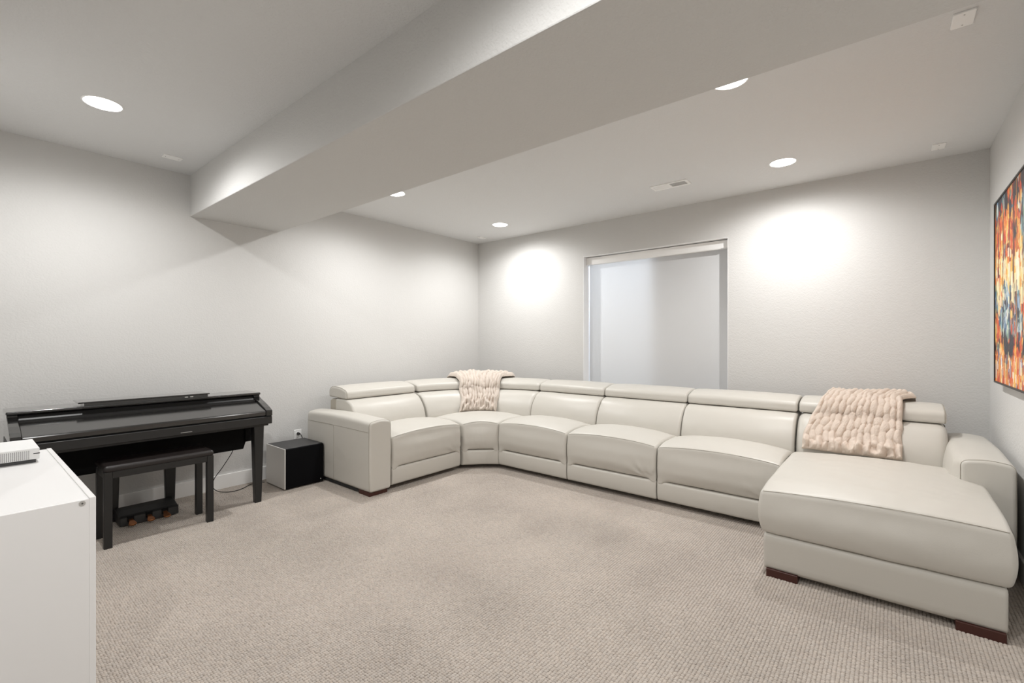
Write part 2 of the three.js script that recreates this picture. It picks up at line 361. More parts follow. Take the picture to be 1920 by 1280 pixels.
// where things on the sofa stand: d runs from the seat front to the back
const XS = -3.365, ZS = -3.555;                       // seat fronts of the left run and of the back run
const leftMap = (u, d, y, v) => v.set(XS - d, y, -2.43 - u);
const backMap = x0 => (u, d, y, v) => v.set(x0 + u, y, ZS - d);
const CC = [-3.115, -3.305], CR = 0.25, CW = 0.6;     // the curved corner turns about CC
const cornerMap = (u, d, y, v) => {
  const a = u / CW * Math.PI / 2, flat = CR - CR * Math.SQRT1_2 / Math.cos(a - Math.PI / 4);
  const r = CR + d - flat * clamp(1 - d / 0.35);
  return v.set(CC[0] - r * Math.cos(a), y, CC[1] - r * Math.sin(a));
};
const SEAT = [[0.012, 0.203, 0.02], [0.0, 0.27, 0.05], [0.001, 0.37, 0.10], [0.014, 0.461, 0.012], [0.13, 0.486, 0.07], [0.40, 0.488, 0.1], [0.60, 0.445, 0.06], [0.68, 0.38, 0.03], [0.68, 0.203, 0.02]];
const FOOTREST = [[0.012, 0.198, 0.02], [0.006, 0.12, 0.05], [0.016, 0.045, 0.016], [0.42, 0.045, 0.01], [0.42, 0.198, 0.01]];
const BACK = [[0.56, 0.36, 0.02], [0.535, 0.46, 0.06], [0.565, 0.60, 0.08], [0.655, 0.715, 0.045], [0.74, 0.742, 0.03], [0.93, 0.742, 0.02], [0.93, 0.36, 0.02]];
const HEAD = [[0.728, 0.745, 0.022], [0.735, 0.822, 0.028], [0.86, 0.852, 0.06], [1.0, 0.855, 0.06], [1.06, 0.82, 0.03], [1.055, 0.755, 0.02]];
const FRAME = [[0.09, 0.05, 0.004], [0.06, 0.36, 0.01], [0.60, 0.38, 0.01], [0.76, 0.725, 0.01], [1.04, 0.735, 0.01], [1.06, 0.05, 0.004]];

const sofa = thing('sectional_sofa', 'large L-shaped cream leather sectional sofa with adjustable headrests and a chaise end', 'sofa');
let secN = 0;
function section(name, label, map, W, o = {}) {
  const seed = ++secN * 17.3, crown = o.crown ?? 0.034;
  const bendSeat = (u, d, y) => {
    const q = clamp(1 - Math.pow(2 * u / W - 1, 2)), s = Math.pow(q, 0.7);
    const k = sstep(0.36, 0.47, y);
    y += k * (crown * s * (1 - 0.35 * sstep(0.45, 0.62, d)) + 0.022 * s * Math.sin(clamp(d / 0.6) * Math.PI));
    d -= (1 - sstep(0.1, 0.3, d)) * 0.012 * s * sstep(0.2, 0.3, y) * (1 - sstep(0.36, 0.455, y));
    // the seam over the footrest closes before the ends, with a few pulled creases there
    const edge = Math.min(u, W - u), f = 1 - sstep(0.035, 0.085, edge), near = 1 - sstep(0.0, 0.035, Math.abs(y - 0.2));
    if (d < 0.12) { d = lerp(d, 0.0075, f * near * 0.95); y -= 0.02 * f * near; }
    if (o.crease && d < 0.1 && y > 0.2 && y < 0.46) {
      const cu = W - u - 0.10, cy = y - 0.2, ang = Math.atan2(cy, cu + 0.02), rr = Math.hypot(cu, cy);
      d += 0.006 * o.crease * Math.sin(ang * 11 + seed) * Math.exp(-Math.pow(rr / 0.13, 2)) * sstep(0.02, 0.06, rr);
    }
    return [d, y];
  };
  const bendFoot = (u, d, y) => {
    const edge = Math.min(u, W - u), f = 1 - sstep(0.035, 0.085, edge), near = 1 - sstep(0.0, 0.035, Math.abs(y - 0.2));
    if (d < 0.12) d = lerp(d, 0.0125, f * near * 0.95);
    return [d, y];
  };
  const bendBack = (u, d, y) => {
    const q = clamp(1 - Math.pow(2 * u / W - 1, 2)), s = Math.pow(q, 0.6);
    if (d < 0.8) {
      d -= (0.026 * s - 0.006) * sstep(0.38, 0.5, y) * (1 - 0.55 * sstep(0.66, 0.74, y));
      if (o.pleat) d += 0.0016 * Math.sin(u * 95 + 3 * n3(u * 6, y * 7, seed)) * sstep(0.62, 0.68, y) * (1 - sstep(0.70, 0.74, y)) * (0.5 + 0.5 * n3(u * 7, 1, seed));
    }
    return [d, y];
  };
  const bendHead = (u, d, y) => {
    const q = clamp(1 - Math.pow(2 * u / W - 1, 2)), s = Math.pow(q, 0.35);
    y += 0.014 * s * sstep(0.80, 0.86, y);
    d -= 0.008 * s * (1 - sstep(0.72, 0.8, d));
    return [d, y];
  };
  const m = (f => (u, d, y, v) => f(u, d, y, v))(map);
  const sec = add(name, padded(FRAME, { u0: 0.012, W: W - 0.024, R: 0.01, n: 60, nu: o.nu || 6, map: m, wob: 0 }), M.carcass, sofa);
  if (label) sec.userData.label = label;
  const nu = o.nu || 36;
  if (!o.noSeat) {
    const seat = add('seat_cushion', padded(SEAT, { u0: 0.003 + (o.gap || 0), W: W - 0.006 - (o.gap || 0), R: 0.02, n: 150, nu, bend: bendSeat, map: m, seed }), M.leather, sec);
    add('footrest_panel', padded(FOOTREST, { u0: 0.003 + (o.gap || 0), W: W - 0.006 - (o.gap || 0), R: 0.011, n: 100, nu, bend: bendFoot, map: m, seed, wob: 0.0008 }), M.leather, sec);
    const pts = [], v = new THREE.Vector3();
    for (let k = 0; k <= 40; k++) { const u = 0.016 + (W - 0.032) * k / 40; const [d, y] = bendSeat(u - 0.003, 0.0155, 0.4585); map(u, d, y + 0.0005, v); pts.push(v.toArray()); }
    add('seam', tube(pts, 0.0013, 60, 6), M.seam, sec);
  }
  add('backrest', padded(BACK, { u0: 0.002, W: W - 0.004, R: o.backR || 0.02, n: 130, nu, bend: bendBack, map: m, seed: seed + 3 }), M.leather, sec);
  add('headrest', padded(HEAD, { u0: 0.003, W: W - 0.006, R: 0.018, n: 100, nu, bend: bendHead, map: m, seed: seed + 6, wob: 0.001 }), M.leather, sec);
  if (o.endSeam) {                                     // welt around the free end of the headrest
    const ol = outline(HEAD.map(([d, y, r]) => [d, y, r]), 60), pts = [], v = new THREE.Vector3();
    for (let k = 0; k <= 60; k++) { const p = ol[k % 60]; const u = o.endSeam > 0 ? W - 0.012 : 0.012; const b = bendHead(u, p[0], p[1]); map(u, b[0], b[1], v); pts.push(v.toArray()); }
    add('seam', tube(pts, 0.0017, 90, 6), M.seam, sec);
  }
  return sec;
}
const s1 = section('recliner_section', 'recliner end beside the subwoofer', leftMap, 0.85, { crease: 1, endSeam: -1, gap: 0.012 });
const s2 = section('corner_section', 'curved corner wedge', cornerMap, CW, { crown: 0.03, nu: 48 });
const s3 = section('recliner_section', 'first recliner right of the curved corner', backMap(-3.118), 0.828, {});
const s4 = section('recliner_section', 'middle recliner below the window', backMap(-2.288), 0.845, { crease: 0.9, pleat: 1 });
const s5 = section('recliner_section', 'recliner next to the chaise', backMap(-1.441), 0.872, { crease: 0.4 });
const s6 = section('chaise_section', 'chaise end under the painting', backMap(-0.566), 0.866, { noSeat: true, endSeam: 1, backR: 0.05 });

// chaise seat and base
{
  const W = 0.972, x0 = -0.563, zf = -2.868;
  const map = (u, d, y, v) => v.set(x0 + u, y, zf - d);
  const C = [[0.024, 0.238, 0.02], [0.0, 0.31, 0.06], [0.002, 0.385, 0.09], [0.014, 0.471, 0.012], [0.14, 0.493, 0.07], [0.7, 0.496, 0.2], [1.12, 0.49, 0.08], [1.24, 0.44, 0.03], [1.24, 0.238, 0.02]];
  const bend = (u, d, y) => {
    const a = clamp(1 - Math.pow(2 * u / W - 1, 2)), s = Math.pow(a, 0.75);
    const k = sstep(0.38, 0.485, y);
    y += k * s * (0.020 * (1 - sstep(1.0, 1.2, d)) + 0.028 * Math.sin(clamp(d / 1.25) * Math.PI));
    y += k * 0.014 * u / W;
    d -= (1 - sstep(0.1, 0.3, d)) * 0.010 * s * (1 - sstep(0.36, 0.465, y));
    return [d, y];
  };
  // sides bulge a little too
  const mapB = (u, d, y, v) => { const k = (Math.abs(y - 0.36) < 0.12 ? Math.cos((y - 0.36) / 0.12 * Math.PI / 2) : 0) * 0.014; return map(u + (u > W / 2 ? k : -k) * sstep(0.8, 1, Math.abs(2 * u / W - 1)), d, y, v); };
  add('seat_cushion', padded(C, { W, R: 0.022, n: 190, nu: 44, bend, map: mapB, seed: 91, wob: 0.0018 }), M.leather, s6);
  add('seat_base', padded([[0.02, 0.04, 0.01], [0.018, 0.236, 0.012], [1.3, 0.236, 0.01], [1.3, 0.04, 0.01]], { u0: 0.012, W: W - 0.026, R: 0.016, n: 110, nu: 20, map, seed: 12, wob: 0.0006 }), M.leather, s6);
  const pts = [], v = new THREE.Vector3();
  const e = (u, d, y) => { const b = bend(u, d, y); mapB(u, b[0], b[1], v); pts.push([v.x, v.y + 0.0005, v.z]); };
  for (let k = 24; k > 0; k--) e(0.011, 0.02 + k * 0.045, 0.466);
  for (let k = 0; k <= 50; k++) e(0.014 + (W - 0.028) * k / 50, 0.0155, 0.4685);
  for (let k = 1; k < 16; k++) e(W - 0.011, 0.02 + k * 0.045, 0.466);
  add('seam', tube(pts, 0.0014, 160, 6), M.seam, s6);
  for (const [xa, xb] of [[-0.535, -0.385], [0.228, 0.388]]) add('foot', box(xa, xb, 0, 0.045, zf - 0.14, zf - 0.012, 0.003), M.redwood, s6);
}
// armrests: an outline across the arm, swept along its length
{
  const arm = (map, len, top, parent, flip) => {
    const W = 0.222;
    const P = [[0.004, 0.036, 0.03], [0.0, 0.35, 0.1], [0.002, top - 0.01, 0.035], [W / 2, top + 0.008, 0.08], [W - 0.002, top - 0.01, 0.035], [W, 0.35, 0.1], [W - 0.004, 0.036, 0.03]];
    const bend = (u, d, y) => { const k = sstep(0.5, top, y); if (flip && d < W * 0.5) d -= 0.042 * sstep(0.015, 0.12, u) * Math.sin(clamp((y - 0.3) / 0.36) * Math.PI) * (1 - d / (W * 0.5)); return [d, y + k * 0.016 * Math.sin(clamp(u / len) * Math.PI)]; };
    const a = add('armrest', padded(P, { W: len, R: 0.022, n: 130, nu: 30, bend, map, seed: 40 + top, wob: 0.0014 }), M.leather, parent);
    const v = new THREE.Vector3(), put = (u, d, y) => { const b = bend(u, d, y); map(u, b[0], b[1], v); return v.toArray(); };
    // welt round the front panel
    const ol = outline(P, 120).filter(p => p[1] > 0.05), start = ol.findIndex((p, i) => i && Math.hypot(p[0] - ol[i - 1][0], p[1] - ol[i - 1][1]) > 0.1);
    const loop = start > 0 ? [...ol.slice(start), ...ol.slice(0, start)] : ol;
    add('seam', tube(loop.map(p => put(0.012, p[0] + (p[0] < W / 2 ? 0.0012 : -0.0012), p[1] - (p[1] > top - 0.04 ? 0.0012 : 0))), 0.0015, 140, 6), M.seam, parent);
    const outer = flip ? W : 0;
    const ln = []; for (let k = 0; k <= 20; k++) ln.push(put(0.02 + (len - 0.05) * k / 20, outer, top - 0.092)); 
    add('seam', tube(ln, 0.0016, 40, 6), M.seam, parent);
    add('seam', tube([0.06, 0.2, 0.35, 0.5, top - 0.094].map(y => put(len * 0.535, outer + (flip ? -0.0006 : 0.0006), y)), 0.0012, 20, 6), M.seam, parent);
  };
  arm((u, d, y, v) => v.set(-3.358 - u, y, -2.208 - d), 1.065, 0.636, s1, false);
  arm((u, d, y, v) => v.set(0.302 + d, y, -3.6 - u), 1.0, 0.65, s6, true);
  add('foot', box(-3.378, -3.54, 0, 0.04, -2.222, -2.40, 0.003), M.redwood, s1);
    add('plinth', box(-3.40, -4.40, 0.012, 0.045, -2.225, -2.25, 0.002), M.dark, s1);
  add('foot', box(0.33, 0.50, 0, 0.04, -3.65, -3.75, 0.003), M.redwood, s6);
  add('foot', box(-4.40, -4.25, 0, 0.04, -3.05, -3.2, 0.003), M.redwood, s1);
  for (const [sec, x] of [[s3, -2.75], [s4, -1.85], [s5, -1.0]]) { add('foot', box(x - 0.05, x + 0.05, 0, 0.045, -4.5, -4.4, 0.003), M.redwood, sec); add('foot', box(x - 0.05, x + 0.05, 0, 0.05, -4.05, -3.95, 0.003), M.redwood, sec); }
  add('foot', box(-3.85, -3.75, 0, 0.045, -4.0, -3.9, 0.003), M.redwood, s2);
  add('foot', box(-3.50, -3.42, 0, 0.05, -3.72, -3.64, 0.003), M.redwood, s2);
}

// ---------------------------------------------------------------- the two throws
// path: [d, y] points of the cloth's inner side from behind the headrest to the hem; place(a, d, y) with a in 0..1 across
function drape({ path, place, cols, rows, amp, hem, seed, nu, nw, edge, long }) {
  const cv = new THREE.CatmullRomCurve3(path.map(p => new THREE.Vector3(p[0], p[1], 0)), false, 'centripetal');
  const P = cv.getSpacedPoints(nw), r = rng(seed);
  const off = Array.from({ length: cols + 4 }, () => r()), wid = Array.from({ length: (cols + 4) * 64 }, () => 0.75 + r() * 0.5);
  const nor = P.map((p, i) => { const a = P[Math.max(0, i - 3)], b = P[Math.min(nw, i + 3)], dx = b.x - a.x, dy = b.y - a.y, l = Math.hypot(dx, dy); return [dy / l, -dx / l]; });
  const pos = [], uv = [], idx = [], v = new THREE.Vector3();
  const len = cv.getLength();
  const height = (a, w) => {
    const wa = a + 0.018 * n3(a * 3 + seed, w * 4, 1.5) + 0.008 * n3(a * 9, w * 8, seed), ww = w + 0.012 * n3(a * 6, w * 5, seed + 3);
    const ci0 = Math.floor(wa * cols);
    let best = 0;
    for (let ci = ci0 - 1; ci <= ci0 + 1; ci++) {
      const st = off[ci + 2] ?? 0.5, r0 = Math.floor(ww * rows + st);
      for (let ri = r0 - 1; ri <= r0 + 1; ri++) {
        const q1 = wid[(ci + 2) * 64 + ri + 8] ?? 1, q2 = wid[(ci + 2) * 64 + ri + 31] ?? 1, q3 = wid[(ci + 2) * 64 + ri + 47] ?? 1;
        const dx = (wa * cols - ci - 0.5 - (q1 - 1) * 0.5) / 0.60, dy = (ww * rows + st - ri - 0.5 - (q2 - 1) * 0.5) / (long * (0.8 + 0.4 * (q3 - 0.75)));
        const v2 = 1 - dx * dx - dy * dy;
        if (v2 > 0) best = Math.max(best, Math.sqrt(v2) * (0.75 + 0.35 * (q3 - 0.5)));
      }
    }
    const fur = n3(a * 70, w * 70, seed) * 0.07 + n3(a * 160, w * 160, seed + 4) * 0.06;
    let h = amp * (0.2 + best * 1.3 + fur + 0.35 * n3(a * 3, w * 4, seed + 9));
    if (hem) { const k = sstep(1 - hem, 1 - hem * 0.4, w); h += k * amp * (1.3 + 1.7 * n3(a * 9, w * 9, seed + 2)); }
    return h;
  };
  for (const side of [1, 0]) for (let k = 0; k <= nw; k++) for (let i = 0; i <= nu; i++) {
    const a = i / nu, w = k / nw, p = P[k], m = nor[k];
    const ed = Math.min(a * (edge || 20), (1 - a) * (edge || 20), w * 18, (1 - w) * 28), f = Math.sqrt(clamp(1 - Math.pow(1 - clamp(ed), 2)));
    const h = side ? 0.005 + f * (height(a, w) + 0.004) : 0.002;
    place(a, w, p.x + m[0] * h, p.y + m[1] * h, v);
    pos.push(v.x, v.y, v.z); uv.push(a * 6, w * len * 10);
  }
  const S = nu + 1, B = S * (nw + 1);
  for (let k = 0; k < nw; k++) for (let i = 0; i < nu; i++) { const a = k * S + i, b = a + 1, c = a + S, d = c + 1; idx.push(a, c, b, b, c, d); idx.push(B + a, B + b, B + c, B + b, B + d, B + c); }
  for (let k = 0; k < nw; k++) for (const i of [0, nu]) { const a = k * S + i, c = a + S; i ? idx.push(a, c, B + a, B + a, c, B + c) : idx.push(a, B + a, c, c, B + a, B + c); }
  for (let i = 0; i < nu; i++) for (const k of [0, nw]) { const a = k * S + i, b = a + 1; k ? idx.push(a, B + a, b, b, B + a, B + b) : idx.push(a, b, B + a, B + a, b, B + b); }
  let vol = 0;
  for (let i = 0; i < idx.length; i += 3) { const [a, b, c] = [idx[i] * 3, idx[i + 1] * 3, idx[i + 2] * 3]; vol += pos[a] * (pos[b + 1] * pos[c + 2] - pos[b + 2] * pos[c + 1]) - pos[a + 1] * (pos[b] * pos[c + 2] - pos[b + 2] * pos[c]) + pos[a + 2] * (pos[b] * pos[c + 1] - pos[b + 1] * pos[c]); }
  if (vol < 0) for (let i = 0; i < idx.length; i += 3) { const t = idx[i]; idx[i] = idx[i + 1]; idx[i + 1] = t; }
  const g = new THREE.BufferGeometry();
  g.setAttribute('position', new THREE.Float32BufferAttribute(pos, 3)); g.setAttribute('uv', new THREE.Float32BufferAttribute(uv, 2)); g.setIndex(idx); g.computeVertexNormals();
  return g;
}
const DRAPE = [[1.10, 0.76], [1.095, 0.82], [1.06, 0.868], [0.97, 0.885], [0.84, 0.880], [0.745, 0.858], [0.705, 0.815], [0.685, 0.755], [0.635, 0.70], [0.565, 0.62], [0.518, 0.545], [0.500, 0.505]];
{
  const place = (a, w, d, y, v) => {
    const top = sstep(0.42, 0.0, w), xl = lerp(-0.385, -0.525, sstep(0.28, 1, w)) + 0.012 * n3(w * 4, 1, 3), xr = lerp(0.075, 0.062, w) + 0.075 * sstep(0.40, 0.22, w) + 0.008 * n3(w * 5, 7, 3);
    return v.set(lerp(xl, xr, a), y + 0.028 * sstep(0.45, 0.2, w) * (0.4 + a) * (1 - sstep(0.84, 1, a)) + 0.004 * n3(a * 6, w * 5, 8), ZS - d);
  };
  const m = add('throw_blanket', drape({ path: DRAPE, place, cols: 14, rows: 10, amp: 0.019, long: 0.72, hem: 0.13, seed: 5, nu: 260, nw: 260 }), M.throwTan);
  tag(m, 'tan bubble-knit faux fur throw folded over the headrest above the chaise', 'throw blanket');
}
{
  const rad = Math.PI / 180, v2 = new THREE.Vector3();
  const path = DRAPE.map(([d, y]) => [d, y]);
  const place = (a, w, d, y, v) => {
    const wing = 6.5 * sstep(0.40, 0.24, w);
    const th0 = 31 - wing * 0.45 - 3.4 * sstep(0.75, 1, w) + n3(w * 5, 2, 1) * 0.6, th1 = 60.5 + wing * 0.8 + n3(w * 5, 8, 1) * 0.6;
    const th = lerp(th0, th1, a) * rad, r = CR + d - 0.006;
    return v.set(CC[0] - r * Math.cos(th), y + 0.03 * sstep(0.45, 0.25, w) * Math.pow(clamp(1 - Math.pow(2 * a - 1, 2)), 0.5) * (1 + 0.35 * n3(a * 5, 4, 4)), CC[1] - r * Math.sin(th));
  };
  const m = add('throw_blanket', drape({ path, place, cols: 14, rows: 10, amp: 0.027, long: 0.85, hem: 0.24, seed: 31, nu: 240, nw: 240 }), M.throwPale);
  tag(m, 'pale pink-cream knitted faux fur throw bunched over the curved corner backrest', 'throw blanket');
}

// ---------------------------------------------------------------- digital piano
{
  const p = thing('digital_piano', 'black upright digital piano with closed lid against the left wall', 'piano');
  const ZR = -1.66, ZL = -0.205;                        // right and left ends
  // lid slab
  add('top_panel', box(-4.41, -4.142, 0.857, 0.877, ZL + 0.004, ZR - 0.004, 0.007, 3), M.ebonyTop, p);
  // end blocks with a sloping upper edge
  const cheek = [[-4.405, 0.857], [-4.158, 0.857], [-4.152, 0.842], [-4.12, 0.828], [-4.03, 0.800], [-3.955, 0.772], [-3.912, 0.752], [-3.905, 0.742], [-3.905, 0.706], [-4.405, 0.706]];
  for (const z of [ZR, ZL - 0.047]) add('end_block', extrudeXY(cheek, 0.047, 0.003).translate(0, 0, z), M.ebony, p);
  // fallboard: concave strip, dark slot, flat lid
  const zi0 = ZL - 0.049, zi1 = ZR + 0.049, zl = zi0 - zi1;
  const fb = [[-4.40, 0.852], [-4.17, 0.852], [-4.163, 0.846], [-4.155, 0.835], [-4.143, 0.822], [-4.125, 0.816], [-4.112, 0.812], [-4.112, 0.76], [-4.40, 0.76]];
  add('fallboard', extrudeXY(fb, zl, 0.0015).translate(0, 0, zi1), M.satin, p);
  add('lid_slot', box(-4.116, -4.08, 0.765, 0.790, zi0, zi1, 0), M.matte, p);
  const lid = [[-4.09, 0.799], [-4.086, 0.803], [-3.918, 0.748], [-3.911, 0.744], [-3.909, 0.738], [-3.912, 0.712], [-4.09, 0.712]];
  add('key_lid', extrudeXY(lid, zl, 0.003).translate(0, 0, zi1), M.ebonyTop, p);
  // key bed with its front rail
  add('key_bed', [box(-4.41, -3.908, 0.640, 0.700, ZL, ZR, 0.005, 3), box(-4.40, -3.93, 0.624, 0.645, ZL - 0.02, ZR + 0.02, 0.004)], M.satin, p);
  add('lid_gap', box(-4.40, -3.916, 0.699, 0.713, ZL - 0.003, ZR + 0.003, 0), M.matte, p);
  // music rest folded flat on the lid
  const mr = add('music_rest', [box(-4.36, -4.155, 0.893, 0.903, -0.525, -1.29, 0.004, 3), box(-4.20, -4.128, 0.866, 0.874, -0.545, -1.30, 0.003), box(-4.30, -4.150, 0.874, 0.894, -0.555, -1.275, 0.003)], M.ebony, p);
  for (const z of [-1.13, -1.165]) add('hinge', box(-4.152, -4.144, 0.880, 0.888, z - 0.01, z + 0.01, 0.002), M.screw, mr);
  // speaker board hanging under the key bed
  const sb = [[-0.30, 0.63], [-1.572, 0.63], [-1.570, 0.485], [-1.545, 0.41], [-0.33, 0.41]];
  const sg = new THREE.ExtrudeGeometry(new THREE.Shape(sb.map(([z, y]) => new THREE.Vector2(z, y))), { depth: 0.02, bevelEnabled: false });
  sg.rotateY(-Math.PI / 2); sg.translate(-4.19, 0, 0);
  add('speaker_board', sg, M.matte, p);
  add('amplifier_box', box(-4.36, -4.17, 0.47, 0.63, -1.555, -1.60, 0.004), M.matte, p);
  add('back_rail', box(-4.40, -4.37, 0.45, 0.63, ZL - 0.06, ZR + 0.06, 0.003), M.matte, p);
  add('indicator', box(-3.9085, -3.9055, 0.655, 0.658, -1.03, -1.10, 0.0005), M.screw, p);
  // legs
  const leg = (x, z, wt, wb, y1, dt = wt, db = wb) => {
    const g = new RoundedBoxGeometry(dt, y1, wt, 3, 0.009); const q = g.attributes.position;
    for (let i = 0; i < q.count; i++) { const t = q.getY(i) / y1 + 0.5; q.setXYZ(i, q.getX(i) * lerp(db / dt, 1, t), t * y1, q.getZ(i) * lerp(wb / wt, 1, t)); }
    g.computeVertexNormals(); g.translate(x, 0, z); return g;
  };
  add('leg', leg(-3.985, -1.575, 0.078, 0.048, 0.628), M.satin, p);
  add('leg', leg(-3.985, -0.29, 0.078, 0.048, 0.628), M.satin, p);
  add('lyre_post', leg(-4.36, -1.078, 0.078, 0.056, 0.45, 0.05, 0.04), M.satin, p);
  add('lyre_post', leg(-4.36, -0.735, 0.078, 0.056, 0.45, 0.05, 0.04), M.satin, p);
  // pedal box
  const pb = extrudeXY([[-4.345, 0.012], [-4.345, 0.112], [-4.32, 0.122], [-4.25, 0.112], [-4.185, 0.094], [-4.166, 0.082], [-4.160, 0.012]], 0.345, 0.006);
  pb.translate(0, 0, -1.085);
  { const q = pb.attributes.position; for (let i = 0; i < q.count; i++) { const t = (q.getZ(i) + 0.9125) / 0.1725; if (q.getY(i) > 0.08) q.setY(i, q.getY(i) - 0.02 * t * t); } pb.computeVertexNormals(); }
  const pbm = add('pedal_box', pb, M.satin, p);
  add('cross_bar', box(-4.35, -4.33, 0.03, 0.06, -0.66, -0.75, 0.003), M.satin, p);
  for (const z of [-0.80, -0.905, -1.0]) {
    const s = new THREE.Shape(); s.moveTo(-0.0095, 0); s.lineTo(-0.011, 0.03); s.quadraticCurveTo(-0.021, 0.05, -0.019, 0.068); s.quadraticCurveTo(-0.012, 0.078, 0, 0.079); s.quadraticCurveTo(0.012, 0.078, 0.019, 0.068); s.quadraticCurveTo(0.021, 0.05, 0.011, 0.03); s.lineTo(0.0095, 0);
    const g = new THREE.ExtrudeGeometry(s, { depth: 0.006, bevelEnabled: true, bevelThickness: 0.0025, bevelSize: 0.0025, bevelSegments: 3, curveSegments: 12 });
    g.rotateX(-Math.PI / 2); g.rotateY(-Math.PI / 2); g.rotateZ(-0.28);
    const m = add('pedal', g, M.copper, pbm, [-4.166, 0.045, z]); m.userData.label = 'copper coloured pedal';
    add('pedal_slot', box(-4.168, -4.160, 0.034, 0.072, z - 0.02, z + 0.02, 0.001), M.matte, pbm);
  }
}
{
  const c = thing('extension_cord', 'thin black cord hanging from the piano and trailing over the carpet to the subwoofer', 'cord');
  add('cable', tube([[-4.372, 0.50, -1.53], [-4.375, 0.42, -1.54], [-4.385, 0.37, -1.535], [-4.44, 0.23, -1.475], [-4.47, 0.13, -1.418], [-4.49, 0.06, -1.415], [-4.475, 0.022, -1.445], [-4.43, 0.0095, -1.50], [-4.405, 0.0095, -1.555], [-4.43, 0.0095, -1.63], [-4.50, 0.0095, -1.725], [-4.50, 0.0095, -1.80], [-4.475, 0.0095, -1.832]], 0.0032, 110, 8), M.cord, c);
}

// ---------------------------------------------------------------- piano bench
{
  const b = thing('piano_bench', 'low black piano bench with padded dark leather seat in front of the piano', 'bench');
  const x0 = -4.078, x1 = -3.802, z0 = -1.205, z1 = -0.600, t = 0.041;
  for (const [x, z] of [[x1 - t, z1 - t], [x1 - t, z0], [x0, z1 - t], [x0, z0]]) add('leg', box(x, x + t, 0, 0.482, z, z + t, 0.003), M.satin, b);
  add('apron', box(x1 - t + 0.004, x1 - 0.003, 0.440, 0.482, z0 + t, z1 - t, 0.002), M.satin, b);
  add('apron', box(x0 + 0.003, x0 + t - 0.004, 0.440, 0.482, z0 + t, z1 - t, 0.002), M.satin, b);
  add('apron', box(x0 + t, x1 - t, 0.440, 0.482, z0 + 0.003, z0 + t - 0.004, 0.002), M.satin, b);
  add('apron', box(x0 + t, x1 - t, 0.440, 0.482, z1 - t + 0.004, z1 - 0.003, 0.002), M.satin, b);
  const g = new RoundedBoxGeometry(x1 - x0 + 0.006, 0.044, z1 - z0 + 0.006, 6, 0.019); const q = g.attributes.position;
  for (let i = 0; i < q.count; i++) if (q.getY(i) > 0) { const a = q.getX(i) / 0.14, c = q.getZ(i) / 0.305; q.setY(i, q.getY(i) + 0.008 * clamp(1 - a * a) * clamp(1 - c * c * c * c)); }
  g.computeVertexNormals(); g.translate((x0 + x1) / 2, 0.500, (z0 + z1) / 2);
  add('seat', g, M.benchLeather, b);
}

// ---------------------------------------------------------------- subwoofer, outlet, plug
{
  const s = thing('subwoofer', 'black cube subwoofer with silver side panel between piano and sofa', 'speaker');
  const x0 = -4.455, x1 = -4.084, z0 = -2.198, z1 = -1.838, y1 = 0.366;
  add('cabinet', box(x0, x1 - 0.022, 0.014, y1, z0, z1 - 0.010, 0.006, 3), M.subTop, s);
  add('speaker_grille', box(x1 - 0.024, x1, 0.014, y1 - 0.004, z0, z1 - 0.011, 0.007, 3), M.grille, s);
  add('side_panel', box(x0, x1 - 0.001, 0.014, y1, z1 - 0.0105, z1, 0.003, 2), M.silver, s);
  add('emblem', box(x1 - 0.0005, x1 + 0.001, 0.035, 0.046, z0 + 0.028, z0 + 0.034, 0.0004), M.silver, s);
  for (const [x, z] of [[x0 + 0.04, z0 + 0.04], [x0 + 0.04, z1 - 0.04], [x1 - 0.04, z0 + 0.04], [x1 - 0.04, z1 - 0.04]]) add('foot', new THREE.CylinderGeometry(0.016, 0.018, 0.016, 18).translate(x, 0.008, z), M.cord, s);
  const o = thing('wall_outlet', 'white electrical outlet plate on the left wall above the subwoofer', 'outlet');
  const zc = -2.199, yc = 0.368, X = XL;
  add('plate', box(X, X + 0.006, yc - 0.058, yc + 0.058, zc - 0.037, zc + 0.037, 0.0025, 3), M.plate, o);
  for (const dy of [-0.02, 0.02]) {
    const r = add('receptacle', new THREE.CylinderGeometry(0.0165, 0.0165, 0.004, 26).rotateZ(Math.PI / 2).translate(X + 0.0068, yc + dy, zc), M.plate, o);
    for (const dz of [-0.006, 0.006]) add('slot', box(X + 0.0085, X + 0.0092, yc + dy - 0.002, yc + dy + 0.006, zc + dz - 0.001, zc + dz + 0.001, 0), M.dark, r);
  }
  add('screw', new THREE.CylinderGeometry(0.003, 0.003, 0.002, 12).rotateZ(Math.PI / 2).translate(X + 0.0066, yc, zc), M.screw, o);
  const c = thing('power_plug', 'black plug and cord pushed into the outlet behind the subwoofer', 'plug');
  add('plug_body', [new THREE.CylinderGeometry(0.010, 0.015, 0.03, 20).rotateZ(-Math.PI / 2).translate(X + 0.0245, yc + 0.02, zc)], M.cord, c);
  add('cable', tube([[X + 0.034, yc + 0.02, zc], [X + 0.055, yc + 0.016, zc - 0.004], [X + 0.075, yc - 0.02, zc - 0.012], [X + 0.082, yc - 0.1, zc - 0.015], [X + 0.085, 0.15, zc], [X + 0.09, 0.02, zc + 0.03], [X + 0.10, 0.0095, zc + 0.1]], 0.0036, 60, 8), M.cord, c);
}

